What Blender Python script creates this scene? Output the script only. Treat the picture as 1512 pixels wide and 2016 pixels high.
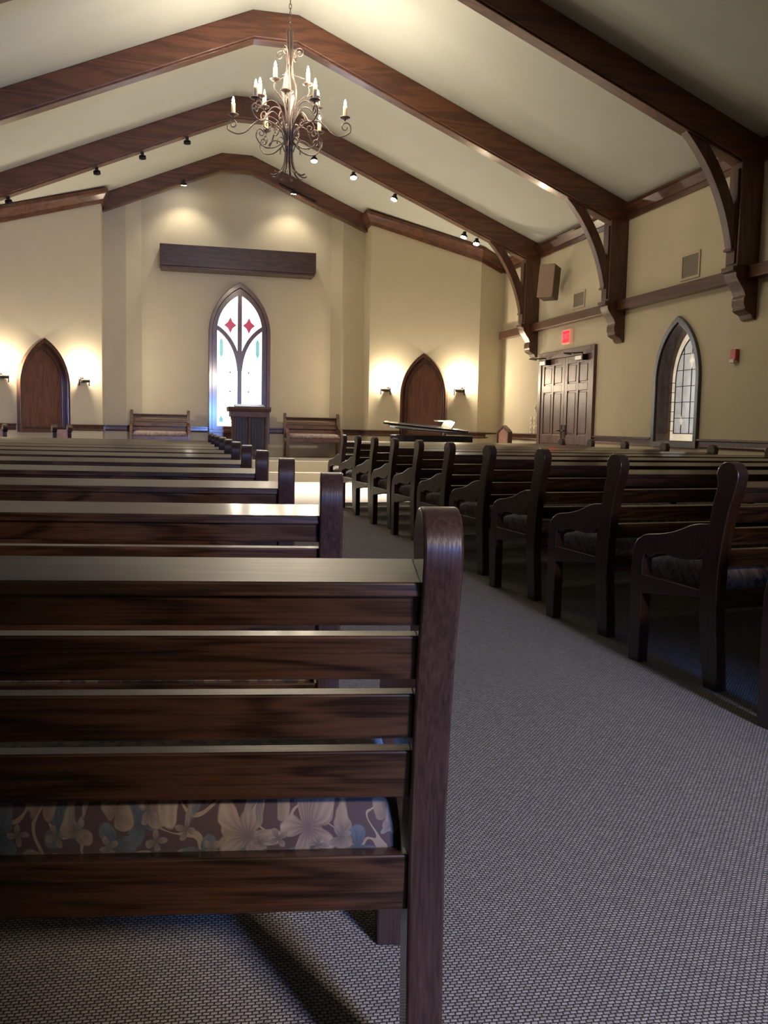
import bpy, bmesh, math, random
from mathutils import Vector, Matrix
random.seed(7)
for o in list(bpy.data.objects): bpy.data.objects.remove(o)
scene = bpy.context.scene
COL = scene.collection
PI = math.pi

# ------------------------------------------------------------------ camera, exposure, world, big lights
cam_d = bpy.data.cameras.new('camera'); cam = bpy.data.objects.new('camera', cam_d); COL.objects.link(cam)
cam_d.sensor_fit = 'HORIZONTAL'; cam_d.sensor_width = 36.0; cam_d.lens = 1816.5 / 1512 * 36.0
cam_d.clip_start = 0.02; cam_d.clip_end = 100
yaw, pitch, roll = 0.2359, 0.0917, 0.0205
fw = Vector((math.sin(yaw)*math.cos(pitch), math.cos(yaw)*math.cos(pitch), -math.sin(pitch)))
rt0 = Vector((math.cos(yaw), -math.sin(yaw), 0)); up0 = rt0.cross(fw)
rt = rt0*math.cos(roll) + up0*math.sin(roll); up = -rt0*math.sin(roll) + up0*math.cos(roll)
m = Matrix((rt, up, -fw)).transposed().to_4x4(); m.translation = Vector((0, 0, 1.02)); cam.matrix_world = m
scene.camera = cam
scene.view_settings.view_transform = 'Standard'; scene.view_settings.look = 'None'
scene.view_settings.gamma = 1.0; scene.view_settings.use_curve_mapping = False
scene.view_settings.exposure = 1.5

CHAND_W = 5.2        # each lit candle of the chandelier
SCONCE_W = 24.0
SPOT_W = 1050.0
BACK_FILL_W = 145.0    # added warm fill lamp behind the camera
GLASS_ALTAR = 1.3
GLASS_SIDE = 0.2
WARM = (1.0, 0.84, 0.64); BACK_FILL = (1.0, 0.84, 0.70)

world = bpy.data.worlds.new('world'); scene.world = world; world.use_nodes = True
world.node_tree.nodes['Background'].inputs[0].default_value = (0.35, 0.45, 0.6, 1)
world.node_tree.nodes['Background'].inputs[1].default_value = 0.4

def light(name, kind, loc, power, color, size=0.03, target=None, spot=None, blend=0.5, sy=None, parent=None):
    d = bpy.data.lights.new(name, kind); d.energy = power; d.color = color
    if kind in ('POINT', 'SPOT'): d.shadow_soft_size = size
    if kind == 'AREA':
        d.size = size
        if sy: d.shape = 'RECTANGLE'; d.size_y = sy
    if spot: d.spot_size = spot; d.spot_blend = blend
    o = bpy.data.objects.new(name, d); COL.objects.link(o); o.location = loc
    if target is not None:
        o.rotation_euler = (Vector(target)-Vector(loc)).to_track_quat('-Z', 'Y').to_euler()
    if parent: o.parent = parent
    return o
light('back_fill_light', 'AREA', (2.15, -3.4, 3.02), BACK_FILL_W, BACK_FILL, size=0.6, sy=0.4, target=(1.5, 5.5, 0.0))  # added warm fill for the aisle, no fixture is modelled for it

light('daylight_door', 'AREA', (2.1, -4.45, 1.55), 255.0, (0.14, 0.34, 1.0), size=0.6, sy=0.9, target=(1.6, 5, 1.2))

# ------------------------------------------------------------------ materials
def newmat(name):
    mt = bpy.data.materials.new(name); mt.use_nodes = True
    nt = mt.node_tree; b = nt.nodes['Principled BSDF']
    return mt, nt, b
def N(nt, t, **kw):
    n = nt.nodes.new(t)
    for k, v in kw.items():
        if k in n.inputs: n.inputs[k].default_value = v
        else: setattr(n, k, v)
    return n
def ramp(nt, stops):
    r = nt.nodes.new('ShaderNodeValToRGB')
    while len(r.color_ramp.elements) < len(stops): r.color_ramp.elements.new(0.5)
    for e, (p, c) in zip(r.color_ramp.elements, stops): e.position = p; e.color = (*c, 1)
    return r
def wood(name, dark, light_, axis='x', rough=0.32, coat=0.25, scale=1.0, ring=0.2):
    mt, nt, b = newmat(name); L = nt.links.new
    tc = N(nt, 'ShaderNodeTexCoord'); mp = N(nt, 'ShaderNodeMapping')
    s = {'x': (0.9, 9, 9), 'y': (9, 0.9, 9), 'z': (9, 9, 0.9)}[axis]
    mp.inputs['Scale'].default_value = tuple(v*scale for v in s)
    L(tc.outputs['Object'], mp.inputs['Vector'])
    n1 = N(nt, 'ShaderNodeTexNoise', Scale=1.6, Detail=3.0, Distortion=0.6); L(mp.outputs[0], n1.inputs['Vector'])
    mul = N(nt, 'ShaderNodeMath', operation='MULTIPLY'); mul.inputs[1].default_value = 34
    L(n1.outputs['Fac'], mul.inputs[0])
    sn = N(nt, 'ShaderNodeMath', operation='SINE'); L(mul.outputs[0], sn.inputs[0])
    mp2 = N(nt, 'ShaderNodeMapping'); s2 = {'x': (4, 160, 160), 'y': (160, 4, 160), 'z': (160, 160, 4)}[axis]
    mp2.inputs['Scale'].default_value = s2; L(tc.outputs['Object'], mp2.inputs['Vector'])
    n2 = N(nt, 'ShaderNodeTexNoise', Scale=1.5, Detail=4.0); L(mp2.outputs[0], n2.inputs['Vector'])
    ad = N(nt, 'ShaderNodeMath', operation='MULTIPLY_ADD'); ad.inputs[1].default_value = ring
    L(sn.outputs[0], ad.inputs[0]); L(n2.outputs['Fac'], ad.inputs[2])
    r = ramp(nt, [(0.22, dark), (0.75, light_)]); L(ad.outputs[0], r.inputs[0]); L(r.outputs[0], b.inputs['Base Color'])
    bp = N(nt, 'ShaderNodeBump', Strength=0.12, Distance=0.002); L(n2.outputs['Fac'], bp.inputs['Height']); L(bp.outputs[0], b.inputs['Normal'])
    b.inputs['Roughness'].default_value = rough; b.inputs['Coat Weight'].default_value = coat; b.inputs['Coat Roughness'].default_value = 0.11
    return mt
def plain(name, color, rough=0.5, metal=0.0, noise=0.0, nscale=40, bump=0.0, coat=0.0):
    mt, nt, b = newmat(name); L = nt.links.new
    tc = N(nt, 'ShaderNodeTexCoord'); n = N(nt, 'ShaderNodeTexNoise', Scale=float(nscale), Detail=3.0); L(tc.outputs['Object'], n.inputs['Vector'])
    lo = tuple(c*(1-noise) for c in color); hi = tuple(min(1, c*(1+noise)) for c in color)
    r = ramp(nt, [(0.3, lo), (0.7, hi)]); L(n.outputs['Fac'], r.inputs[0]); L(r.outputs[0], b.inputs['Base Color'])
    if bump:
        bp = N(nt, 'ShaderNodeBump', Strength=bump, Distance=0.003); L(n.outputs['Fac'], bp.inputs['Height']); L(bp.outputs[0], b.inputs['Normal'])
    b.inputs['Roughness'].default_value = rough; b.inputs['Metallic'].default_value = metal; b.inputs['Coat Weight'].default_value = coat
    return mt
def emit(name, color, strength, noise=0.0, nscale=5.0):
    mt, nt, b = newmat(name); L = nt.links.new
    tc = N(nt, 'ShaderNodeTexCoord'); n = N(nt, 'ShaderNodeTexNoise', Scale=nscale, Detail=4.0); L(tc.outputs['Object'], n.inputs['Vector'])
    r = ramp(nt, [(0.3, tuple(c*(1-noise) for c in color)), (0.7, color)]); L(n.outputs['Fac'], r.inputs[0])
    b.inputs['Base Color'].default_value = (*[c*0.5 for c in color], 1)
    L(r.outputs[0], b.inputs['Emission Color']); b.inputs['Emission Strength'].default_value = strength
    b.inputs['Roughness'].default_value = 0.25
    return mt

def carpet_mat():
    mt, nt, b = newmat('woven_carpet'); L = nt.links.new
    tc = N(nt, 'ShaderNodeTexCoord'); mp = N(nt, 'ShaderNodeMapping'); mp.inputs['Rotation'].default_value = (0, 0, 0.06)
    L(tc.outputs['Object'], mp.inputs['Vector'])
    nz = N(nt, 'ShaderNodeTexNoise', Scale=60.0, Detail=2.0); L(tc.outputs['Object'], nz.inputs['Vector'])
    mix = N(nt, 'ShaderNodeVectorMath', operation='MULTIPLY_ADD'); L(nz.outputs['Color'], mix.inputs[0])
    mix.inputs[1].default_value = (0.004, 0.004, 0); L(mp.outputs[0], mix.inputs[2])
    br = N(nt, 'ShaderNodeTexBrick'); br.offset = 0.5; br.squash = 1.0
    br.inputs['Scale'].default_value = 1.0; br.inputs['Brick Width'].default_value = 0.0130; br.inputs['Row Height'].default_value = 0.0088
    br.inputs['Mortar Size'].default_value = 0.0023; br.inputs['Mortar Smooth'].default_value = 0.9
    br.inputs['Color1'].default_value = (0.34, 0.305, 0.28, 1); br.inputs['Color2'].default_value = (0.235, 0.213, 0.198, 1)
    br.inputs['Mortar'].default_value = (0.06, 0.054, 0.05, 1)
    L(mix.outputs[0], br.inputs['Vector'])
    L(br.outputs['Color'], b.inputs['Base Color'])
    inv = N(nt, 'ShaderNodeMath', operation='SUBTRACT'); inv.inputs[0].default_value = 1; L(br.outputs['Fac'], inv.inputs[1])
    bp = N(nt, 'ShaderNodeBump', Strength=0.8, Distance=0.003); L(inv.outputs[0], bp.inputs['Height']); L(bp.outputs[0], b.inputs['Normal'])
    b.inputs['Roughness'].default_value = 0.95; b.inputs['Specular IOR Level'].default_value = 0.15
    return mt

def floral_mat(name='floral_upholstery', base=(0.034, 0.017, 0.020), k=1.0):
    mt, nt, b = newmat(name); L = nt.links.new
    tc = N(nt, 'ShaderNodeTexCoord')
    nz = N(nt, 'ShaderNodeTexNoise', Scale=14.0, Detail=2.0); L(tc.outputs['Object'], nz.inputs['Vector'])
    wp = N(nt, 'ShaderNodeVectorMath', operation='MULTIPLY_ADD'); L(nz.outputs['Color'], wp.inputs[0]); wp.inputs[1].default_value = (0.02, 0.02, 0.02); L(tc.outputs['Object'], wp.inputs[2])
    cur = None
    def mathn(op, a, bb=None, c=None):
        n = N(nt, 'ShaderNodeMath', operation=op)
        for i, v in enumerate((a, bb, c)):
            if v is None: continue
            if isinstance(v, (int, float)): n.inputs[i].default_value = v
            else: L(v, n.inputs[i])
        return n.outputs[0]
    def petals(scale, count, rad, amp, offset, c1, c2, prev, angamp=9.0):
        sc = N(nt, 'ShaderNodeVectorMath', operation='MULTIPLY_ADD'); L(wp.outputs[0], sc.inputs[0])
        sc.inputs[1].default_value = (scale, scale, scale*0.9); sc.inputs[2].default_value = offset
        sep0 = N(nt, 'ShaderNodeSeparateXYZ'); L(sc.outputs[0], sep0.inputs[0])
        # cushion pattern runs over the top and down the sides: use x and (y+z)
        yz = mathn('SUBTRACT', sep0.outputs[1], sep0.outputs[2])
        cmb = N(nt, 'ShaderNodeCombineXYZ'); L(sep0.outputs[0], cmb.inputs[0]); L(yz, cmb.inputs[1])
        vo = N(nt, 'ShaderNodeTexVoronoi', voronoi_dimensions='2D', Scale=1.0, Randomness=0.75); L(cmb.outputs[0], vo.inputs['Vector'])
        d = N(nt, 'ShaderNodeVectorMath', operation='SUBTRACT'); L(cmb.outputs[0], d.inputs[0]); L(vo.outputs['Position'], d.inputs[1])
        sp = N(nt, 'ShaderNodeSeparateXYZ'); L(d.outputs[0], sp.inputs[0])
        ang = mathn('ARCTAN2', sp.outputs[1], sp.outputs[0])
        rc = N(nt, 'ShaderNodeSeparateColor'); L(vo.outputs['Color'], rc.inputs[0])
        ph = mathn('MULTIPLY_ADD', rc.outputs[0], angamp, mathn('MULTIPLY', ang, float(count)))
        cs = mathn('ABSOLUTE', mathn('COSINE', mathn('MULTIPLY', ph, 0.5)))
        r = mathn('MULTIPLY_ADD', cs, amp, rad)
        q = mathn('SUBTRACT', r, vo.outputs['Distance'])
        mask = mathn('MULTIPLY', q, 30.0); mask = N(nt, 'ShaderNodeClamp').inputs[0].node if False else mathn('MINIMUM', mathn('MAXIMUM', mask, 0.0), 1.0)
        shade = mathn('DIVIDE', vo.outputs['Distance'], rad+amp)
        vein = mathn('MULTIPLY_ADD', mathn('SINE', mathn('MULTIPLY', ph, 4.0)), 0.12, shade)
        cr = ramp(nt, [(0.05, c2), (0.95, c1)]); L(vein, cr.inputs[0])
        mx = N(nt, 'ShaderNodeMix', data_type='RGBA'); L(mask, mx.inputs[0]); L(prev, mx.inputs[6]); L(cr.outputs[0], mx.inputs[7])
        return mx.outputs[2]
    rgb = N(nt, 'ShaderNodeRGB'); rgb.outputs[0].default_value = (*base, 1); cur = rgb.outputs[0]
    # vines
    vn = N(nt, 'ShaderNodeTexNoise', Scale=11.0, Detail=0.5, Distortion=0.8); L(tc.outputs['Object'], vn.inputs['Vector'])
    va = mathn('ABSOLUTE', mathn('SUBTRACT', vn.outputs['Fac'], 0.5)); vm = mathn('LESS_THAN', va, 0.014)
    mx = N(nt, 'ShaderNodeMix', data_type='RGBA'); L(vm, mx.inputs[0]); L(cur, mx.inputs[6]); mx.inputs[7].default_value = (0.16*k, 0.115*k, 0.08*k, 1); cur = mx.outputs[2]
    cur = petals(14, 3, 0.06, 0.40, (3.1, 1.7, 0), (0.055*k, 0.065*k, 0.08*k), (0.022*k, 0.030*k, 0.042*k), cur)
    cur = petals(18.0, 2, 0.03, 0.42, (0.4, 7.3, 0), (0.15*k, 0.11*k, 0.08*k), (0.07*k, 0.048*k, 0.036*k), cur)
    cur = petals(8.2, 5, 0.12, 0.28, (0.3, 0.2, 0), (0.20*k, 0.15*k, 0.12*k), (0.065*k, 0.042*k, 0.045*k), cur)
    cur = petals(21.0, 4, 0.05, 0.30, (5.7, 2.9, 0), (0.13*k, 0.10*k, 0.085*k), (0.05*k, 0.04*k, 0.04*k), cur)
    L(cur, b.inputs['Base Color'])
    b.inputs['Roughness'].default_value = 0.85; b.inputs['Sheen Weight'].default_value = 0.3
    wv = N(nt, 'ShaderNodeTexNoise', Scale=500.0); L(tc.outputs['Object'], wv.inputs['Vector'])
    bp = N(nt, 'ShaderNodeBump', Strength=0.25, Distance=0.001); L(wv.outputs['Fac'], bp.inputs['Height']); L(bp.outputs[0], b.inputs['Normal'])
    return mt

W_PEW_X = wood('pew_oak_rails', (0.010, 0.0045, 0.0025), (0.048, 0.021, 0.011), 'x', rough=0.30, coat=0.5)
W_PEW_Z = wood('pew_oak_posts', (0.011, 0.005, 0.0035), (0.042, 0.019, 0.014), 'z', rough=0.30, coat=0.5, ring=0.05)
W_BEAM_X = wood('beam_timber_across', (0.075, 0.026, 0.012), (0.16, 0.058, 0.025), 'x', rough=0.38, coat=0.2, scale=0.35)
W_BEAM_Z = wood('beam_timber_upright', (0.06, 0.022, 0.012), (0.12, 0.045, 0.022), 'z', rough=0.38, coat=0.2, scale=0.35)
W_BEAM_Y = wood('beam_timber_along', (0.06, 0.022, 0.012), (0.12, 0.045, 0.022), 'y', rough=0.3, coat=0.3, scale=0.35)
W_TRIM = wood('trim_walnut', (0.05, 0.018, 0.012), (0.11, 0.042, 0.026), 'z', rough=0.28, coat=0.4, scale=0.6)
W_DOOR = wood('door_walnut', (0.09, 0.045, 0.037), (0.16, 0.085, 0.07), 'z', rough=0.42, coat=0.0, scale=0.6)
W_NICHE = wood('niche_mahogany', (0.09, 0.030, 0.018), (0.17, 0.060, 0.034), 'z', rough=0.4, coat=0.1, scale=0.8)
W_BOX = wood('speaker_cover_walnut', (0.03, 0.014, 0.010), (0.07, 0.034, 0.025), 'x', rough=0.4, coat=0.1, scale=0.6)
W_LECT = wood('lectern_walnut', (0.03, 0.012, 0.009), (0.08, 0.031, 0.022), 'z', rough=0.5, coat=0.0)
W_LECT_D = wood('lectern_dark_panel', (0.012, 0.010, 0.018), (0.028, 0.024, 0.038), 'z', rough=0.6, coat=0.0)
W_BENCH = wood('bench_oak_lit', (0.07, 0.032, 0.020), (0.16, 0.078, 0.048), 'x', rough=0.35, coat=0.3)  # oak lighter than the pews, brightness of the nearby lamps put into its colour
M_WALL = plain('tan_plaster', (0.56, 0.49, 0.345), 0.85, noise=0.02, nscale=3, bump=0.05)
M_CEIL = plain('ceiling_plaster', (0.59, 0.605, 0.535), 0.9, noise=0.02, nscale=2)
M_CARPET = carpet_mat()
M_STAGE = plain('stage_carpet', (0.25, 0.22, 0.17), 0.95, noise=0.15, nscale=300, bump=0.3)
M_FLORAL = floral_mat()
M_PINK = floral_mat('pink_tapestry', base=(0.20, 0.09, 0.08), k=2.6)
M_ROSE = plain('rose_upholstery', (0.44, 0.25, 0.19), 0.8, noise=0.15, nscale=25)
M_IRON = plain('aged_iron', (0.15, 0.11, 0.09), 0.5, metal=0.6, noise=0.3, nscale=60, bump=0.1)
M_CANDLE = plain('candle_sleeve', (0.78, 0.62, 0.36), 0.5)
M_BULB = emit('lit_bulb', (1.0, 0.90, 0.74), 90)
M_BULB_OFF = plain('unlit_bulb', (0.85, 0.78, 0.7), 0.1)
M_BLACK = plain('black_lacquer', (0.008, 0.008, 0.009), 0.14, coat=0.0)
M_BLACKM = plain('black_metal', (0.02, 0.018, 0.018), 0.4, metal=0.6)
M_STEEL = plain('brushed_steel', (0.5, 0.5, 0.5), 0.35, metal=0.9)
M_TANBOX = plain('tan_speaker_grille', (0.36, 0.25, 0.18), 0.7, noise=0.1, nscale=200)
M_TANBACK = plain('olive_speaker_body', (0.12, 0.09, 0.05), 0.6)
M_GRILL = plain('vent_grille', (0.22, 0.18, 0.13), 0.6)
M_VENT = plain('vent_frame', (0.50, 0.41, 0.28), 0.6)
M_PLATE = plain('ivory_plate', (0.72, 0.62, 0.45), 0.4)
M_RED = plain('alarm_red', (0.5, 0.03, 0.03), 0.4)
M_EXIT = emit('exit_red', (1.0, 0.015, 0.04), 0.5)
M_EXITL = emit('exit_letters', (1.0, 0.10, 0.12), 0.5)
M_EXITB = emit('exit_housing', (0.9, 0.36, 0.22), 0.16)
M_LEAD = plain('lead_came', (0.05, 0.04, 0.04), 0.5)
M_GLASS_A = emit('altar_glass', (0.93, 0.97, 1.0), GLASS_ALTAR, noise=0.12, nscale=2.0)
M_GLASS_TEAL = emit('teal_glass', (0.22, 0.58, 0.58), 0.36, noise=0.3)
M_GLASS_RED = emit('red_glass', (0.60, 0.035, 0.08), 0.2, noise=0.3)
M_GLASS_S = emit('side_glass', (0.72, 0.70, 0.66), GLASS_SIDE, noise=0.35, nscale=9.0)
M_GLASS_AMB = emit('side_border_glass', (0.95, 0.80, 0.58), GLASS_SIDE*1.3, noise=0.3, nscale=9.0)
M_DAYGLASS = emit('entry_glass', (0.20, 0.40, 1.0), 6.0)
M_DAYGLASS_U = emit('entry_transom_glass', (0.62, 0.70, 1.0), 1.0)
M_SPOT = emit('lamp_face', (1.0, 0.93, 0.8), 40)
M_SHEET = plain('sheet_paper', (0.8, 0.78, 0.72), 0.6)
W_SLATE = wood('window_frame_slate', (0.045, 0.045, 0.048), (0.10, 0.10, 0.105), 'z', rough=0.4, coat=0.3)

# ------------------------------------------------------------------ mesh helpers
class MB:
    def __init__(s): s.v = []; s.f = []; s.sm = []
    def add(s, vs, fs, smooth=False):
        o = len(s.v); s.v += [tuple(v) for v in vs]; s.f += [tuple(i+o for i in f) for f in fs]; s.sm += [smooth]*len(fs)
        return s
    def box(s, x0, x1, y0, y1, z0, z1):
        x0, x1 = sorted((x0, x1)); y0, y1 = sorted((y0, y1)); z0, z1 = sorted((z0, z1))
        return s.add([(x, y, z) for z in (z0, z1) for y in (y0, y1) for x in (x0, x1)],
                     [(0, 2, 3, 1), (4, 5, 7, 6), (0, 1, 5, 4), (2, 6, 7, 3), (0, 4, 6, 2), (1, 3, 7, 5)])
    def prism(s, poly, O, U, V, W, smooth=False):
        O, U, V, W = map(Vector, (O, U, V, W)); n = len(poly)
        a = [O + U*p[0] + V*p[1] for p in poly]; b = [p + W for p in a]
        return s.add(a+b, [tuple(range(n-1, -1, -1)), tuple(range(n, 2*n))] + [(i, (i+1) % n, n+(i+1) % n, n+i) for i in range(n)], smooth)
    def ring(s, outer, inner, O, U, V, W, closed=True):
        O, U, V, W = map(Vector, (O, U, V, W)); n = len(outer)
        P = [O + U*p[0] + V*p[1] for p in outer]; Q = [O + U*p[0] + V*p[1] for p in inner]
        vs = P + Q + [p+W for p in P] + [q+W for q in Q]; fs = []
        for i in range(n if closed else n-1):
            j = (i+1) % n
            fs += [(i, j, n+j, n+i), (2*n+i, 3*n+i, 3*n+j, 2*n+j), (i, 2*n+i, 2*n+j, j), (n+i, n+j, 3*n+j, 3*n+i)]
        if not closed:
            fs += [(0, n, 3*n, 2*n), (n-1, 3*n-1, 4*n-1, 2*n-1)]
        return s.add(vs, fs)
    def tube(s, pts, r, sides=8):
        pts = [Vector(p) for p in pts]; n = len(pts)
        rs = r if isinstance(r, (list, tuple)) else [r]*n
        up = Vector((0, 0, 1)); vs = []; prev = None
        for i, p in enumerate(pts):
            t = (pts[min(i+1, n-1)] - pts[max(i-1, 0)]).normalized()
            if prev is None:
                a = up.cross(t)
                if a.length < 1e-3: a = Vector((1, 0, 0)).cross(t)
            else:
                a = prev - t*prev.dot(t)
            a.normalize(); prev = a; b = t.cross(a)
            for k in range(sides):
                g = 2*PI*k/sides; vs.append(p + (a*math.cos(g) + b*math.sin(g))*rs[i])
        fs = [(i*sides+k, i*sides+(k+1) % sides, (i+1)*sides+(k+1) % sides, (i+1)*sides+k) for i in range(n-1) for k in range(sides)]
        fs += [tuple(range(sides-1, -1, -1)), tuple((n-1)*sides+k for k in range(sides))]
        return s.add(vs, fs, True)
    def lathe(s, prof, c=(0, 0, 0), sides=20):
        vs = []; n = len(prof)
        for r, z in prof:
            for k in range(sides):
                g = 2*PI*k/sides; vs.append((c[0]+r*math.cos(g), c[1]+r*math.sin(g), c[2]+z))
        fs = [(i*sides+k, i*sides+(k+1) % sides, (i+1)*sides+(k+1) % sides, (i+1)*sides+k) for i in range(n-1) for k in range(sides)]
        fs += [tuple(range(sides-1, -1, -1)), tuple((n-1)*sides+k for k in range(sides))]
        return s.add(vs, fs, True)
    def build(s, name, mat, parent=None, bevel=0.0, kind=None, auto=False):
        me = bpy.data.meshes.new(name); me.from_pydata(s.v, [], s.f)
        me.polygons.foreach_set('use_smooth', s.sm)
        bm = bmesh.new(); bm.from_mesh(me); bmesh.ops.recalc_face_normals(bm, faces=bm.faces)
        if auto:
            for f in bm.faces: f.smooth = True
            for e in bm.edges: e.smooth = len(e.link_faces) == 2 and e.calc_face_angle(3.0) < 0.55
        bm.to_mesh(me); bm.free()
        me.materials.append(mat); o = bpy.data.objects.new(name, me); COL.objects.link(o)
        if parent: o.parent = parent
        if bevel:
            md = o.modifiers.new('bevel', 'BEVEL'); md.width = bevel; md.segments = 2; md.limit_method = 'ANGLE'; md.angle_limit = 0.6
        if kind: o['kind'] = kind
        return o
def tag(o, label, cat, group=None):
    o['label'] = label; o['category'] = cat
    if group: o['group'] = group
    return o
def thing(name, label, cat, loc=(0, 0, 0), rz=0.0, group=None):
    o = bpy.data.objects.new(name, None); o.empty_display_size = 0.1; COL.objects.link(o)
    o.location = loc; o.rotation_euler = (0, 0, rz); return tag(o, label, cat, group)
def dup(root, loc, rz, label, group=None):
    def cp(o, par):
        c = o.copy(); COL.objects.link(c); c.parent = par
        for ch in list(o.children): cp(ch, c)
        return c
    r = cp(root, None); r.location = loc; r.rotation_euler = (0, 0, rz); r['label'] = label
    if group: r['group'] = group
    return r
def struct(name, mb, mat, parent=None, bevel=0.0): return mb.build(name, mat, parent, bevel, None if parent else 'structure')
def arch(cx, z0, zs, a, H, n=14):
    """pointed arch outline, counter-clockwise from lower left; half width a, rise H over springing zs"""
    R = (a*a+H*H)/(2*a); pts = [(cx-a, z0)]
    pts.append((cx+a, z0))
    th = math.asin(min(1, H/R))
    for i in range(n+1): g = th*i/n; pts.append((cx+a-R+R*math.cos(g), zs+R*math.sin(g)))
    for i in range(n-1, -1, -1): g = th*i/n; pts.append((cx-a+R-R*math.cos(g), zs+R*math.sin(g)))
    return pts

# ------------------------------------------------------------------ room shell
CX, SL, ZT, FL = 1.44, 0.42, 6.37, 0.30
XR, XL, YB, YF = 6.6, -3.68, -4.5, 19.5
def ceil_z(x): return ZT - SL*max(0, abs(x-CX)-FL)
struct('floor', MB().box(XL-.2, XR+.6, YB-.2, 20.4, -0.12, 0), M_CARPET)
cl = MB(); prof = [(XL-.3, ceil_z(XL-.3)), (CX-FL, ZT), (CX+FL, ZT), (XR+.5, ceil_z(XR+.5))]
cl.prism(prof + [(x, z+0.15) for x, z in reversed(prof)], (0, YB-.2, 0), (1, 0, 0), (0, 0, 1), (0, 20.6-YB, 0))
struct('ceiling', cl, M_CEIL)
# front wall as one bent slab
FP = [(XL-.1, 17.64), (-3.09, 17.5), (-1.14, 18.7), (-1.14, 19.3), (-.71, 19.3), (-.413, YF), (3.445, YF), (3.65, 19.3), (4.12, 19.3), (4.12, 18.7), (6.07, 17.5), (XR+.35, 17.65)]
struct('wall_front', MB().prism([*FP, (XR+.35, 20.2), (XL-.1, 20.2)], (0, 0, 0), (1, 0, 0), (0, 1, 0), (0, 0, 6.5)), M_WALL)
struct('wall_left', MB().box(XL-.2, XL, YB, 17.6, 0, 4.6), M_WALL)
bw = MB().box(XL, 0.9, -.85, -.7, 0, 6.6).box(2.18, XR, -.85, -.7, 0, 6.6).box(0.9, 2.18, -.85, -.7, 3.1, 6.6)
struct('wall_light_baffle', bw, M_WALL)  # added unseen partition, opening cut to shape the light from behind
bw = MB().box(XL, 1.65, YB-.2, YB, 0, 6.6).box(2.55, XR, YB-.2, YB, 0, 6.6).box(1.65, 2.55, YB-.2, YB, 3.1, 6.6)
struct('wall_entry', bw, M_WALL)
# right wall with a pointed opening
WY, WZ0, WZS, WA, WH = 11.045, 0.90, 1.72, 0.485, 0.745
ar = arch(WY, WZ0, WZS, WA, WH)
rw = MB()
rw.box(XR, XR+.3, YB, WY-WA, 0, 4.6); rw.box(XR, XR+.3, WY+WA, 17.66, 0, 4.6); rw.box(XR, XR+.3, WY-WA, WY+WA, 0, WZ0)
top = [p for p in ar[1:]]   # right spring ... left spring
poly = [(WY+WA, 4.6), (WY+WA, WZS)] + ar[3:-1] + [(WY-WA, WZS), (WY-WA, 4.6)]
rw.prism(poly, (XR, 0, 0), (0, 1, 0), (0, 0, 1), (.3, 0, 0))
struct('wall_right', rw, M_WALL)

# chancel steps
st = MB().box(XL, XR, 16.58, 16.9, 0, .165).box(XL, XR, 16.9, 19.6, 0, .36)
struct('trim_1', st, M_STAGE); 

# chair rails
def molding(name, path, prof, mat, inward, closed=False):
    """sweep a (out, z) profile along a 3-D path; inward is +1/-1 for which side of travel it projects"""
    P = [Vector(p) for p in path]; n = len(P); ns = []
    for i in range(n-1):
        d = (P[i+1]-P[i]); d.z = 0; d.normalize(); ns.append(Vector((-d.y, d.x, 0))*inward)
    vs = []; k = len(prof)
    for i in range(n):
        a = ns[max(0, i-1)]; b = ns[min(n-2, i)]
        mv = (a+b)/(1+a.dot(b)) if (1+a.dot(b)) > 0.2 else a
        for o_, z_ in prof: vs.append(P[i] + mv*o_ + Vector((0, 0, z_)))
    fs = [(i*k+j, i*k+(j+1) % k, (i+1)*k+(j+1) % k, (i+1)*k+j) for i in range(n-1) for j in range(k)]
    fs += [tuple(range(k-1, -1, -1)), tuple((n-1)*k+j for j in range(k))]
    return struct(name, MB().add(vs, fs), mat)
RAIL = [(0, 0), (.018, 0), (.026, .02), (.018, .035), (.018, .085), (.045, .095), (.045, .115), (0, .12)]
def rail(name, pts): molding(name, [(x, y, .835) for x, y in pts], RAIL, W_TRIM, -1)
def panel_pt(side, u, off=0.0):
    ux, uy = (0.8517, -0.5241) if side > 0 else (-0.8517, -0.5241)
    nx, ny = (-0.5241, -0.8517) if side > 0 else (0.5241, -0.8517)
    bx = 4.12 if side > 0 else -1.14
    return (bx+ux*u+nx*off, 18.7+uy*u+ny*off)
rail('trim_2', [panel_pt(-1, 0.70), (-1.14, 18.7), (-1.14, 19.3), (-.71, 19.3), (-.413, YF), (0.90, YF)])
rail('trim_3', [(2.16, YF), (3.445, YF), (3.65, 19.3), (4.12, 19.3), (4.12, 18.7), panel_pt(1, 0.70)])
rail('trim_4', [panel_pt(1, 1.70), (6.07, 17.5), (XR, 17.64), (XR, 15.64)])
rail('trim_5', [(XL, 17.6), (-3.09, 17.5), panel_pt(-1, 1.70)])
rail('trim_6', [(XR, 13.40), (XR, 11.62)])
rail('trim_7', [(XR, 10.47), (XR, -.7)])
# crown along the sloping ceiling
CR = [(0, -.28), (.04, -.28), (.05, -.20), (.10, -.10), (.13, -.06), (.13, .0), (0, .03)]
def cz(x, y): return (x, y, ceil_z(x))
molding('trim_8', [cz(XL, 17.64), cz(-3.09, 17.5), cz(-1.14, 18.7), cz(-1.14, 19.2)], CR, W_BEAM_X, -1)
molding('trim_9', [cz(4.12, 19.2), cz(4.12, 18.7), cz(6.07, 17.5), cz(XR, 17.64)], CR, W_BEAM_X, -1)
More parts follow.
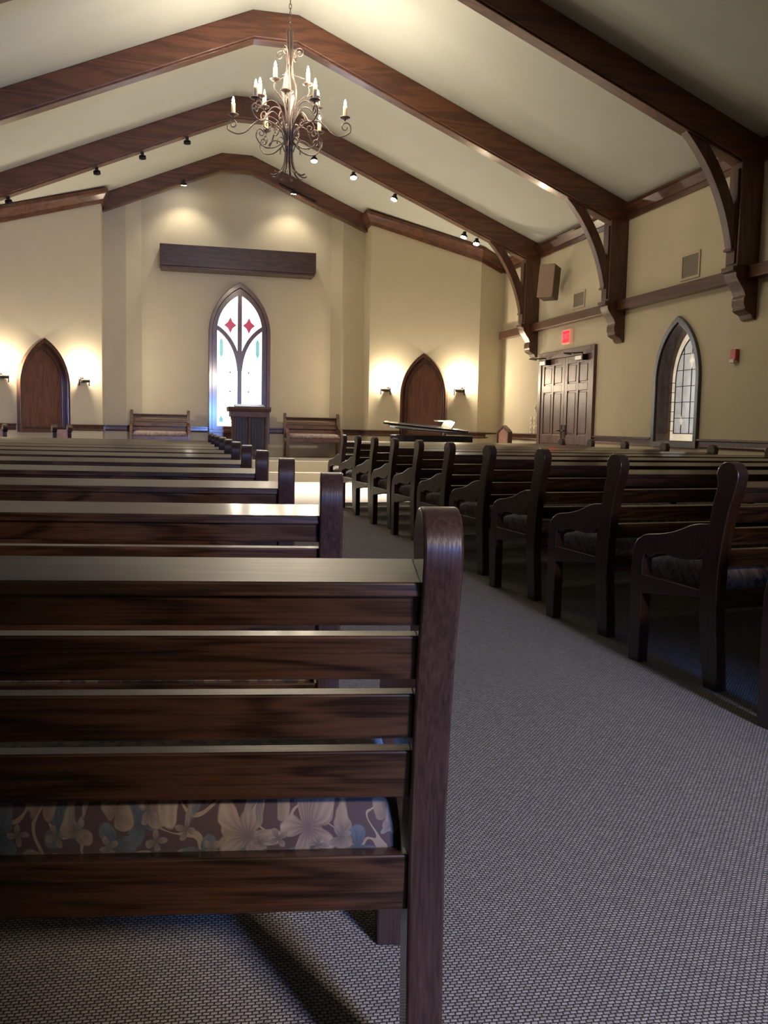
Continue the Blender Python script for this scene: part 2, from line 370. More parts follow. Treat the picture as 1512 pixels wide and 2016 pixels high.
# header timber over the altar recess
hp = []
for x in (-1.14, CX-FL, CX+FL, 4.12): hp.append((x, ceil_z(x)))
hb = [(x, z-.33) for x, z in hp]
struct('trim_10', MB().prism(hp+hb[::-1], (0, 19.12, 0), (1, 0, 0), (0, 0, 1), (0, .18, 0)), W_BEAM_X, bevel=.01)
struct('trim_11', MB().prism([(x, z+.02) for x, z in [(p[0], p[1]) for p in hb]]+[(x, z-.015) for x, z in hb[::-1]], (0, 19.08, 0), (1, 0, 0), (0, 0, 1), (0, .04, 0)), W_BEAM_X)
# upper wall of the altar bay behind the header
# wall cornice and mid band, one piece per bay
COR = [(0, 0), (.03, 0), (.04, .06), (.03, .08), (.10, .17), (.13, .19), (.13, .21), (0, .26)]
BAYS = [(-.7, 9.44), (9.68, 12.56), (12.80, 15.81), (16.05, 17.55)]
for i, (a, b_) in enumerate(BAYS):
    molding('trim_%d' % (12+i), [(XR, b_, 4.09), (XR, a, 4.09)], COR, W_BEAM_Y, -1)
    e = 17.62 if i == 3 else b_
    struct('trim_%d' % (16+i), MB().box(XR-.14, XR, a, e if i < 3 else 17.46, 2.79, 2.93), W_BEAM_Y, bevel=.006)

# ------------------------------------------------------------------ roof trusses
def truss(y, where, left_only=False):
    t = thing('roof_truss', where, 'beam', (0, y, 0))
    xs = [XL+.02, CX-FL, CX+FL, XR-.0]
    topl = [(x, ceil_z(x)-.002) for x in xs]; bot = [(x, z-.36) for x, z in topl]
    bot[1] = (CX-FL+.02, ZT-.34); bot[2] = (CX+FL-.02, ZT-.34)
    MB().prism(topl+bot[::-1], (0, 0, 0), (1, 0, 0), (0, 0, 1), (0, .24, 0)).build('rafter', W_BEAM_X, t, bevel=.012)
    lw = [(x, z) for x, z in bot]
    MB().prism([(x, z+.002) for x, z in lw]+[(x, z-.022) for x, z in lw[::-1]], (0, .03, 0), (1, 0, 0), (0, 0, 1), (0, .18, 0)).build('soffit_board', W_BEAM_X, t, bevel=.004)
    for sx in ((1, -1) if not left_only else (1,)):
        X = (lambda x: x) if sx > 0 else (lambda x: 2*CX-x+0.0)
        wall = XR if sx > 0 else XL
        if sx > 0:
            MB().prism([(6.32, 2.92), (6.6, 2.92), (6.6, ceil_z(6.6)-.34), (6.32, ceil_z(6.32)-.34)], (0, 0, 0), (1, 0, 0), (0, 0, 1), (0, .24, 0)).build('post', W_BEAM_Z, t, bevel=.012)
            MB().box(6.30, 6.32, .04, .20, 2.95, 4.0).build('post_facing', W_BEAM_Z, t, bevel=.004)
            # curved knee brace
            inner = []; outer = []; n = 14
            P0, P1, P2 = Vector((5.62, 4.37)), Vector((6.13, 3.86)), Vector((6.27, 3.12))
            for i in range(n+1):
                g = i/n; p = P0*(1-g)**2 + P1*2*g*(1-g) + P2*g*g
                d = (P1-P0)*(1-g) + (P2-P1)*g; d.normalize(); nn = Vector((-d.y, d.x))
                inner.append(tuple(p)); outer.append(tuple(p + nn*.135))
            outer[-1] = (6.33, 3.16); outer[-2] = (6.33, outer[-2][1]); outer[0] = (5.80, 4.30+.06)
            MB().ring(inner, outer, (0, .055, 0), (1, 0, 0), (0, 0, 1), (0, .13, 0), closed=False).build('knee_brace', W_BEAM_Z, t, bevel=.006, auto=True)
            MB().box(6.255, 6.33, .045, .195, 3.095, 3.125).build('brace_foot', W_BEAM_Z, t, bevel=.004)
            pr = [(6.6, 2.92), (6.27, 2.92), (6.27, 2.87), (6.31, 2.855), (6.32, 2.80), (6.36, 2.74), (6.42, 2.66), (6.445, 2.60), (6.43, 2.575),
                  (6.43, 2.50), (6.45, 2.47), (6.44, 2.445), (6.47, 2.42), (6.53, 2.39), (6.56, 2.34), (6.6, 2.33)]
            MB().prism(pr, (0, -.0, 0), (1, 0, 0), (0, 0, 1), (0, .24, 0)).build('corbel', W_BEAM_Z, t, bevel=.005, auto=True)
    return t
T_A = truss(9.44, 'dark timber roof truss nearest the camera, crossing the top right corner above the side window')
T_B = truss(12.56, 'reddish timber roof truss whose flat peak shows behind the chandelier top')
T_C = truss(15.81, 'timber roof truss beyond the chandelier carrying the row of small spotlights')

# ------------------------------------------------------------------ altar window
def diamond(cx, cz_, w, h, y, d=.012):
    pts = []
    for k in range(4):
        a0 = k*PI/2; pts.append((math.cos(a0)*w, math.sin(a0)*h)); a1 = a0+PI/4; pts.append((math.cos(a1)*w*.55, math.sin(a1)*h*.55))
    return MB().prism([(cx+p[0], cz_+p[1]) for p in pts], (0, y, 0), (1, 0, 0), (0, 0, 1), (0, d, 0))
AW = 1.535
win = bpy.data.objects.new('window_1', None); COL.objects.link(win); win['kind'] = 'structure'
yf = 19.40
MB().ring(arch(AW, .62, 2.86, .625, 1.04), arch(AW, .70, 2.86, .555, .93), (0, yf-.07, 0), (1, 0, 0), (0, 0, 1), (0, .165, 0)).build('window_casing', W_TRIM, win, bevel=.008)
MB().ring(arch(AW, .70, 2.86, .556, .93), arch(AW, .975, 2.92, .455, .735), (0, yf-.02, 0), (1, 0, 0), (0, 0, 1), (0, .11, 0)).build('window_sash', W_TRIM, win, bevel=.006)
MB().prism(arch(AW, .96, 2.92, .47, .76), (0, yf+.03, 0), (1, 0, 0), (0, 0, 1), (0, .04, 0)).build('window_glass', M_GLASS_A, win)
tr = MB(); tr.box(AW-.044, AW+.044, yf-.03, yf+.028, .97, 3.66)
def curve_strip(sgn):
    i_, o_ = [], []
    P0, P1, P2 = Vector((.008, 2.12)), Vector((.055, 2.72)), Vector((.465, 2.985))
    for k in range(15):
        g = k/14; p = P0*(1-g)**2 + P1*2*g*(1-g) + P2*g*g
        d = (P1-P0)*(1-g)+(P2-P1)*g; d.normalize(); n_ = Vector((d.y, -d.x))*.042
        i_.append((AW+sgn*(p.x+n_.x), p.y+n_.y)); o_.append((AW+sgn*(p.x-n_.x), p.y-n_.y))
    return i_, o_
for s_ in (-1, 1):
    a, b_ = curve_strip(s_); tr.ring(a, b_, (0, yf-.034-.003*s_, 0), (1, 0, 0), (0, 0, 1), (0, .055, 0), closed=False)
tr.build('tracery', W_TRIM, win)
for s_ in (-1, 1):
    diamond(AW+s_*.19, 3.04, .125, .165, yf+.015).build('red_lozenge', M_GLASS_RED, win)
    for zz in (2.08, 1.69): diamond(AW+s_*.19, zz, .018, .035, yf+.015).build('small_lozenge', M_LEAD, win)
    MB().prism([(AW+s_*.37-.036, 2.45), (AW+s_*.37, 2.37), (AW+s_*.37+.036, 2.45), (AW+s_*.37+.036, 2.70), (AW+s_*.37, 2.78), (AW+s_*.37-.036, 2.70)], (0, yf+.018, 0), (1, 0, 0), (0, 0, 1), (0, .01, 0)).build('teal_glass', M_GLASS_TEAL, win)
ld = MB()
for zz, x0, x1 in ((2.74, -.19, .19), (2.74, -.455, -.42), (2.74, .42, .455), (2.47, -.455, -.19), (2.47, .19, .455), (1.06, -.455, -.2)): ld.box(AW+x0, AW+x1, yf+.02, yf+.03, zz-.003, zz+.003)
ld.build('lead_lines', M_GLASS_TEAL, win)
MB().box(AW-.62, AW+.62, yf-.09, yf+.09, .84, .90).build('window_sill', W_TRIM, win, bevel=.006)
MB().prism([(AW-.41, 1.06), (AW-.33, 1.06), (AW-.33, 1.12), (AW-.37, 1.19), (AW-.41, 1.12)], (0, yf+.018, 0), (1, 0, 0), (0, 0, 1), (0, .01, 0)).build('teal_glass', M_GLASS_TEAL, win)
light('altar_window_light', 'AREA', (AW, yf-.12, 2.1), 6, (0.75, 0.85, 1.0), size=.8, sy=2.2, target=(AW, 10, 1.4))

# side window
win = bpy.data.objects.new('window_2', None); COL.objects.link(win); win['kind'] = 'structure'
X0 = XR
MB().ring(arch(WY, .83, WZS, .56, .83), arch(WY, WZ0, WZS, WA, WH), (X0-.045, 0, 0), (0, 1, 0), (0, 0, 1), (.05, 0, 0)).build('window_casing', W_SLATE, win, bevel=.006)
MB().ring(arch(WY, WZ0, WZS, WA+.002, WH+.002), arch(WY, WZ0+.02, WZS, WA-.02, WH-.03), (X0-.02, 0, 0), (0, 1, 0), (0, 0, 1), (.32, 0, 0)).build('window_reveal', W_TRIM, win)
GX = X0+.20
MB().ring(arch(WY, WZ0+.02, WZS, WA-.02, WH-.03), arch(WY, WZ0+.11, WZS, WA-.10, WH-.15), (GX, 0, 0), (0, 1, 0), (0, 0, 1), (.02, 0, 0)).build('border_glass', M_GLASS_AMB, win)
MB().prism(arch(WY, WZ0+.10, WZS, WA-.095, WH-.14), (GX+.005, 0, 0), (0, 1, 0), (0, 0, 1), (.02, 0, 0)).build('window_glass', M_GLASS_S, win)
ld = MB(); iA = WA-.10
ld.ring(arch(WY, WZ0+.11, WZS, WA-.10, WH-.15), arch(WY, WZ0+.122, WZS, WA-.112, WH-.168), (GX-.006, 0, 0), (0, 1, 0), (0, 0, 1), (.01, 0, 0))
def half_w(z):
    a, H = iA, WH-.15
    if z <= WZS: return a
    R = (a*a+H*H)/(2*a); q = R*R-(z-WZS)**2
    return max(0, a-R+math.sqrt(max(0, q)))
for k in range(1, 7):
    z = WZ0+.11+k*.213; w = half_w(z); ld.box(GX-.005, GX+.004, WY-w, WY+w, z-.004, z+.004)
for dy in (-.2, 0, .2):
    zt = max(z/100 for z in range(80, 260) if half_w(z/100) > abs(dy)+.01 or z/100 < WZS)
    zt = min(zt, WZS+WH-.17); ld.box(GX-.005, GX+.004, WY+dy-.004, WY+dy+.004, WZ0+.11, zt)
ld.build('lead_lines', M_LEAD, win)
bl = MB()
for k in range(1, 11):
    z = WZ0+.02+k*.13
    if z < WZS: bl.box(GX-.004, GX+.001, WY-WA+.02, WY-WA+.10, z-.004, z+.004); bl.box(GX-.004, GX+.001, WY+WA-.10, WY+WA-.02, z-.004, z+.004)
bl.build('border_leads', M_LEAD, win)
for dy, zz, w in ((0, 1.98, .055), (-.2, 1.19, .035), (.2, 1.19, .035)):
    pts = []
    for k in range(8): g = k*PI/4; r_ = w*(1.5 if k % 2 == 0 else .55); pts.append((WY+dy+math.cos(g)*r_*.7, zz+math.sin(g)*r_*1.4))
    MB().prism(pts, (GX-.007, 0, 0), (0, 1, 0), (0, 0, 1), (.01, 0, 0)).build('glass_blossom', M_GLASS_AMB, win)

# glazed entry behind the camera (source of the cool daylight)
en = bpy.data.objects.new('window_3', None); COL.objects.link(en); en['kind'] = 'structure'
fr = MB()
for x in (1.65, 2.47): fr.box(x, x+.08, -4.62, -4.5, 0, 3.1)
for z0, z1 in ((0, .35), (2.2, 2.3), (3.0, 3.1)): fr.box(1.65, 2.55, -4.62, -4.5, z0, z1)
fr.build('window_frame', W_TRIM, en)
MB().box(1.73, 2.47, -4.60, -4.57, .35, 2.20).build('window_glass', M_DAYGLASS, en)
MB().box(1.73, 2.47, -4.60, -4.57, 2.3, 3.0).build('transom_glass', M_DAYGLASS_U, en)

# ------------------------------------------------------------------ blind pointed niches and sconces
def niche(side, label):
    x, y = panel_pt(side, 1.2); ux, uy = (0.8517, -0.5241) if side > 0 else (-0.8517, -0.5241)
    nx, ny = (-0.5241, -0.8517) if side > 0 else (0.5241, -0.8517)
    t = thing('arched_niche', label, 'wall niche', (x, y, 0))
    U = (ux, uy, 0); V = (0, 0, 1)
    MB().ring(arch(0, .80, 1.66, .475, .85), arch(0, .86, 1.66, .425, .77), (nx*.005, ny*.005, 0), U, V, (nx*.15, ny*.15, 0)).build('arch_frame', W_TRIM, t, bevel=.006)
    MB().ring(arch(0, .86, 1.66, .426, .77), arch(0, .90, 1.66, .36, .66), (nx*.005, ny*.005, 0), U, V, (nx*.045, ny*.045, 0)).build('inner_moulding', W_TRIM, t, bevel=.006)
    MB().prism(arch(0, .88, 1.66, .40, .73), (nx*.004, ny*.004, 0), U, V, (nx*.012, ny*.012, 0)).build('back_panel', W_NICHE, t)
    return t
niche(1, 'mahogany pointed blind arch on the right front wall, behind the grand piano')
niche(-1, 'mahogany pointed blind arch on the left front wall')
def sconce(side, u, label):
    x, y = panel_pt(side, u); ux, uy = (0.8517, -0.5241) if side > 0 else (-0.8517, -0.5241)
    rz = math.atan2(uy, ux) if side > 0 else math.atan2(-uy, -ux)
    t = thing('wall_sconce', label, 'wall lamp', (x, y, 1.80), rz, 'iron candle sconces on the front walls')
    MB().prism([(-.055, -.06), (.055, -.06), (.055, .05), (0, .10), (-.055, .05)], (0, 0, 0), (1, 0, 0), (0, 0, 1), (0, -.015, 0)).build('back_plate', M_BLACKM, t, bevel=.003)
    MB().box(-.08, .08, -.14, -.02, -.055, -.01).build('drip_tray', M_BLACKM, t, bevel=.004)
    fr = MB().tube([(-.12, -.08, -.01), (.10, -.08, -.01)], .010)
    for sx in (-.11, .09): fr.tube([(sx, -.08, -.12), (sx, -.08, .07)], .011)
    fr.tube([(-.12, -.08, .06), (-.10, -.08, .06)], .012); fr.tube([(.08, -.08, .06), (.10, -.08, .06)], .012)
    fr.tube([(0, -.015, -.03), (0, -.08, -.04)], .008)
    fr.build('bracket', M_BLACKM, t)
    MB().lathe([(.001, 0), (.02, 0), (.02, .075), (.001, .075)], (0, -.085, -.02), 12).build('candle_sleeve', M_CANDLE, t)
    MB().lathe([(.001, 0), (.014, .005), (.020, .03), (.013, .06), (.002, .085)], (0, -.085, .055), 12).build('bulb', M_BULB, t)
    p = panel_pt(side, u, .13)
    light('sconce_light', 'POINT', (p[0], p[1], 1.97), SCONCE_W, (1, .84, .62), size=.05)
    return t
sconce(1, .40, 'iron candle sconce lit on the right front wall, left of the wooden arch')
sconce(1, 1.94, 'iron candle sconce lit on the right front wall, right of the wooden arch')
sconce(-1, .40, 'iron candle sconce lit on the left front wall, right of the wooden arch')
sconce(-1, 1.94, 'iron candle sconce lit at the left edge of the photo, left of the wooden arch')

# long dark box above the altar window
t = thing('wall_box', 'long dark wooden box mounted on the wall above the altar window', 'wall box', (1.49, 19.3, 0))
MB().box(-1.55, 1.55, -.30, .19, 4.105, 4.52).build('box_body', W_BOX, t, bevel=.01)
MB().box(-1.53, 1.53, -.27, .19, 4.06, 4.105).build('bottom_board', W_BOX, t, bevel=.006)

# ------------------------------------------------------------------ pews
ALPHA = math.radians(8.4)
POST = [(.003, 0), (.08, 0), (.105, .12), (.125, .30), (.13, .39), (.122, .53), (.096, .65), (.078, .745), (.062, .795), (.057, .82), (.062, .845)]
POST += [(.007+.0585*math.cos(a_), .8565+.0575*math.sin(a_)) for a_ in [math.radians(4+172*k_/22) for k_ in range(23)]]
POST += [(-.050, .840), (-.044, .815), (-.032, .78), (-.018, .74), (-.005, .698), (.016, .59), (.030, .48), (.034, .39), (.027, .25), (.012, .10)]
FLEG = [(.498, 0), (.572, 0), (.578, .36), (.575, .47), (.563, .521), (.540, .55), (.500, .572), (.466, .580), (.40, .588), (.352, .597), (.305, .608), (.258, .624), (.205, .645), (.15, .658), (.085, .662),
        (.115, .54), (.16, .508), (.22, .498), (.30, .500), (.36, .505), (.42, .498), (.44, .482), (.465, .482), (.485, .490), (.498, .465)]
TH = .053
def yb(z):   # back face of the leaning post at height z
    pts = [(.0, .003), (.25, .028), (.39, .036), (.48, .034), (.59, .016), (.698, -.005), (.78, -.028), (.85, -.045)]
    for (z0, y0), (z1, y1) in zip(pts, pts[1:]):
        if z <= z1: return y0+(y1-y0)*(z-z0)/(z1-z0)
    return pts[-1][1]
def make_pew(L, name, label, cat, W1, W2, cushion, mid=True):
    t = thing(name, label, cat)
    for x in (0, L-TH):
        MB().prism(POST, (x, 0, 0), (0, 1, 0), (0, 0, 1), (TH, 0, 0)).build('end_post', W2, t, bevel=.004, auto=True)
        MB().prism(FLEG, (x, 0, 0), (0, 1, 0), (0, 0, 1), (TH, 0, 0)).build('arm_and_leg', W2, t, bevel=.004, auto=True)
        MB().prism([(.125, .362), (.50, .312), (.50, .398), (.125, .390)], (x, 0, 0), (0, 1, 0), (0, 0, 1), (TH, 0, 0)).build('side_rail', W2, t, bevel=.003)
    x0, x1 = TH-.002, L-TH+.002
    MB().prism([(-.028, .796), (-.028, .815), (.078, .833), (.082, .818)], (x0, 0, 0), (0, 1, 0), (0, 0, 1), (x1-x0, 0, 0)).build('cap_rail', W1, t, bevel=.003)
    for z0, z1 in ((.752, .806), (.672, .737), (.582, .650), (.490, .563)):
        a, b_ = yb(z0)+.014, yb(z1)+.014; tk = .026 if z1 < .8 else .03
        MB().prism([(a, z0), (a+tk, z0+.004), (b_+tk, z1+.003), (b_, z1)], (x0, 0, 0), (0, 1, 0), (0, 0, 1), (x1-x0, 0, 0)).build('back_slat', W1, t, bevel=.003)
    MB().box(x0, x1, .045, .072, .322, .405).build('seat_rail', W1, t, bevel=.003)
    MB().box(x0, x1, .53, .556, .318, .395).build('seat_rail', W1, t, bevel=.003)
    MB().box(x0, x1, .07, .532, .375, .392).build('seat_board', W1, t)
    if mid:
        mx = L/2-.02
        MB().prism([(.04, 0), (.10, 0), (.125, .37), (.06, .37)], (mx, 0, 0), (0, 1, 0), (0, 0, 1), (.04, 0, 0)).build('leg', W2, t, bevel=.003)
        MB().prism([(.50, 0), (.55, 0), (.53, .37), (.48, .37)], (mx, 0, 0), (0, 1, 0), (0, 0, 1), (.04, 0, 0)).build('leg', W2, t, bevel=.003)
        MB().prism([(.08, .40), (.12, .40), (.052, .79), (.02, .79)], (mx, 0, 0), (0, 1, 0), (0, 0, 1), (.04, 0, 0)).build('back_stile', W2, t, bevel=.003)
    # upholstered cushion: rounded cross-section with soft ends
    prof = [(.078, .392), (.070, .41), (.072, .45), (.085, .474), (.115, .488), (.20, .494), (.34, .492), (.46, .484), (.53, .468), (.56, .445), (.568, .42), (.560, .392)]
    m_ = MB(); n = len(prof); secs = [(TH+.006, .0), (TH+.010, .55), (TH+.03, .9), (TH+.07, 1.0), (L-TH-.07, 1.0), (L-TH-.03, .9), (L-TH-.010, .55), (L-TH-.006, 0)]
    vs = []; cz_ = .40
    for x, k in secs:
        for (y, z) in prof: vs.append((x, .318+(y-.318)*(.95+.05*k), .392+(z-.392)*(.35+.65*k)))
    fs = [(i*n+j, i*n+(j+1) % n, (i+1)*n+(j+1) % n, (i+1)*n+j) for i in range(len(secs)-1) for j in range(n)]
    fs += [tuple(range(n-1, -1, -1)), tuple((len(secs)-1)*n+j for j in range(n))]
    m_.add(vs, fs, True).build('cushion', cushion, t)
    return t
PL = 3.35
ordw = ['nearest', 'second', 'third', 'fourth', 'fifth', 'sixth', 'seventh', 'eighth', 'ninth', 'tenth', 'eleventh', 'twelfth']
pew0 = None
def place_pew(loc, rz, label, group):
    global pew0
    if pew0 is None:
        pew0 = make_pew(PL, 'church_pew', label, 'pew', W_PEW_X, W_PEW_Z, M_FLORAL); pew0.location = loc; pew0.rotation_euler = (0, 0, rz); pew0['group'] = group
    else: dup(pew0, loc, rz, label, group)
gl = 'pews left of the aisle'
for i in range(11):
    y = 1.185 + .905*i; xr = .389 + .016*(y-1.185)
    lab = ('dark oak slatted pew with floral cushion filling the lower left foreground' if i == 0 else
           'dark oak pew left of the aisle, frontmost of its block, nearest the lectern' if i == 10 else
           'dark oak pew left of the aisle, %s row from the camera' % ordw[i])
    place_pew((xr-PL*math.cos(-ALPHA), y-PL*math.sin(-ALPHA), 0), -ALPHA, lab, gl)
gr = 'pews right of the aisle'
for i in range(-1, 10):
    y = 3.166 + .958*i; x = 2.13 + .014*i
    lab = ('dark oak pew right of the aisle, cut off by the right edge of the photo' if i == -1 else
           'dark oak pew right of the aisle, frontmost of its block' if i == 9 else
           'dark oak pew right of the aisle, %s fully shown arm from the camera' % (ordw[i] if i else 'nearest'))
    place_pew((x, y, 0), ALPHA, lab, gr)

# chancel benches, facing the room
b1 = make_pew(1.17, 'chancel_bench', 'short oak bench with pink cushion on the chancel, right of the lectern', 'bench', W_BENCH, W_BENCH, M_PINK, mid=False)
b1.location = (3.62, 19.36, .36); b1.rotation_euler = (0, 0, PI); b1['group'] = 'short benches against the altar wall'
dup(b1, (.53, 19.36, .36), PI, 'short oak bench with pink cushion on the chancel, left of the altar window', 'short benches against the altar wall')

# ------------------------------------------------------------------ lectern
t = thing('lectern', 'carved wooden lectern with three columns and dark panels before the altar window', 'lectern', (1.60, 17.7, .36))
MB().box(-.37, .37, 0, .55, 0, .07).build('base', W_LECT, t, bevel=.008)
MB().box(-.34, .34, .03, .52, .07, .17).build('plinth', W_LECT, t, bevel=.006)
MB().box(-.30, .30, .08, .50, .17, .80).build('body', W_LECT, t, bevel=.004)
for x0 in (-.255, .02):
    pm = MB(); pm.box(x0, x0+.235, .065, .082, .20, .78)
    for k in range(4): pm.box(x0+.012+k*.056, x0+.050+k*.056, .055, .066, .22, .76)
    pm.build('front_panel', W_LECT_D, t, bevel=.003)
for x in (-.315, 0, .315):
    c = MB(); c.lathe([(.045, 0), (.045, .03), (.03, .045), (.036, .06), (.028, .08), (.030, .30), (.026, .50), (.036, .52), (.028, .54), (.045, .60), (.045, .63)], (x, .045, .17), 16)
    c.build('column', W_LECT, t)
MB().box(-.36, .36, 0, .53, .80, .90).build('frieze', W_LECT, t, bevel=.005)
MB().prism([(0, .90), (-.05, .955), (-.06, .99), (.59, .99), (.58, .955), (.53, .90)], (-.40, 0, 0), (0, 1, 0), (0, 0, 1), (.80, 0, 0)).build('cornice', W_LECT, t, bevel=.005)
MB().prism([(.10, .99), (.10, 1.0), (.50, 1.05), (.50, .99)], (-.26, 0, 0), (0, 1, 0), (0, 0, 1), (.56, 0, 0)).build('reading_desk', W_LECT, t, bevel=.004)

# ------------------------------------------------------------------ grand piano
t = thing('grand_piano', 'black grand piano with raised lid in front of the right wooden arch', 'piano', (3.70, 14.6, 0))
out = [(1.30, .0), (1.30, 1.30), (.95, 1.30), (.80, 1.12), (.62, 1.0), (.38, .96), (.18, .88), (.04, .66), (.0, .40), (.03, .15), (.12, .03), (.3, 0)]
MB().prism(out, (0, 0, .58), (1, 0, 0), (0, 1, 0), (0, 0, .32)).build('case', M_BLACK, t, bevel=.01)
MB().box(1.06, 1.36, .0, 1.30, .62, .74).build('key_bed', M_BLACK, t, bevel=.005)
MB().box(1.18, 1.33, .08, 1.22, .742, .76).build('keyboard', M_SHEET, t)
lid = MB(); lid.prism([(x*.98, y*.99) for x, y in out[:1]+[(1.05, 1.3)]+out[2:]], (0, 0, 0), (1, 0, 0), (0, 1, 0), (0, 0, .022))
lo = lid.build('lid', M_BLACK, t, bevel=.004); lo.rotation_euler = (math.radians(5.0), math.radians(3.0), 0); lo.location = (-.04, -.04, .995)
fl = MB().prism([(-.06, .62), (.06, .98), (1.30, .30), (1.24, -.02)], (0, 0, .024), (1, 0, 0), (0, 1, 0), (0, 0, .03)).build('folded_lid', M_BLACK, lo, bevel=.004)
MB().tube([(.25, .75, .90), (.24, .80, 1.07)], .01).build('prop_stick', M_BLACK, t)
MB().prism([(0, 0), (.012, 0), (.10, .16), (.088, .16)], (1.00, .32, .97), (1, 0, 0), (0, 0, 1), (0, .66, 0)).build('music_desk', M_BLACK, t)
for x, y in ((1.15, .12), (1.15, 1.18), (.15, .45)):
    l = MB(); l.lathe([(.03, 0), (.03, .05), (.028, .06), (.055, .50), (.06, .58)], (x, y, 0), 12); l.build('leg', M_BLACK, t)
MB().box(.42, .60, .3, .5, .02, .10).tube([(.5, .4, .1), (.5, .4, .58)], .02).build('pedal_lyre', M_BLACK, t)
ms = thing('music_stand', 'small black music stand holding white sheets behind the grand piano', 'music stand', (4.90, 15.95, 0))
MB().tube([(0, 0, .02), (0, 0, 1.12)], .012).build('pole', M_BLACKM, ms)
MB().tube([(-.2, -.1, .01), (0, 0, .15), (.2, -.1, .01)], .01).tube([(0, .22, .01), (0, 0, .15)], .01).build('tripod', M_BLACKM, ms)
MB().prism([(0, 0), (.16, .03), (.16, .045), (0, .015)], (-.17, -.08, 1.12), (0, 1, 0), (0, 0, 1), (.34, 0, 0)).build('desk', M_BLACKM, ms)
tag(MB().prism([(0, 0), (.08, .015), (.08, .019), (0, .004)], (4.80, 15.88, 1.1375), (0, 1, 0), (0, 0, 1), (.18, 0, 0)).build('sheet_music', M_SHEET), 'white sheet music lying on the black music stand behind the piano', 'sheet music')
t = thing('piano_bench', 'low black bench at the right end of the grand piano', 'bench', (5.33, 15.2, 0))
MB().box(-.18, .18, -.38, .38, .42, .50).build('seat', M_BLACK, t, bevel=.01)
for x in (-.14, .14):
    for y in (-.33, .33): MB().box(x-.02, x+.02, y-.02, y+.02, 0, .42).build('leg', M_BLACK, t)

# ------------------------------------------------------------------ chairs
def side_chair(loc, rz, label):
    t = thing('upholstered_chair', label, 'chair', loc, rz)
    pr = [(-.20, .42), (.20, .42), (.20, .98), (.13, 1.03), (0, 1.10), (-.13, 1.03), (-.20, .98)]
    inn = [(-.165, .46), (.165, .46), (.165, .955), (.11, .995), (0, 1.055), (-.11, .995), (-.165, .955)]
    MB().ring(pr, inn, (0, .0, 0), (1, 0, 0), (0, 0, 1), (0, .09, 0)).build('back_frame', W_BENCH, t, bevel=.005)
    MB().prism(inn, (0, .02, 0), (1, 0, 0), (0, 0, 1), (0, .08, 0)).build('back_pad', M_ROSE, t, bevel=.008)
    MB().box(-.25, .25, -.48, .0, .40, .48).build('seat', M_ROSE, t, bevel=.02)
    for x in (-.22, .22):
        for y in (-.45, .02): MB().box(x-.022, x+.022, y-.022, y+.022, 0, .42).build('leg', W_BENCH, t)
    return t
side_chair((6.12, 16.2, 0), math.radians(-78), 'rose upholstered chair with pointed wooden back beside the right wall, left of the double door')
def scroll_chair(x, y, label):
    t = thing('scroll_armchair', label, 'chair', (x, y, 0), math.radians(20))
    MB().box(-.075, .075, .02, .10, .40, .90).build('back_pad', M_ROSE, t, bevel=.02)
    MB().box(-.09, .09, -.38, .06, .36, .46).build('seat', M_ROSE, t, bevel=.02)
    for sx in (-.10, .10):
        m_ = MB().prism([(.0, .0), (.05, 0), (.06, .86), (.0, .86)], (sx-.02, 0.02, 0), (0, 1, 0), (0, 0, 1), (.04, 0, 0))
        m_.prism([(.05*math.cos(k*PI/8)+.03, .05*math.sin(k*PI/8)+.91) for k in range(16)], (sx-.03, .02, 0), (0, 1, 0), (0, 0, 1), (.06, 0, 0))
        m_.build('back_post', W_PEW_Z, t, bevel=.004)
        MB().box(sx-.02, sx+.02, -.38, -.33, 0, .60).build('front_leg', W_PEW_Z, t)
        MB().box(sx-.022, sx+.022, -.38, .05, .60, .64).build('arm', W_PEW_Z, t, bevel=.006)
scroll_chair(-1.30, 13.0, 'pink padded chair with round dark scroll posts behind the left pews, below the wooden arch')
scroll_chair(-2.05, 12.6, 'pink padded chair with round scroll posts beyond the pews at the left photo edge')

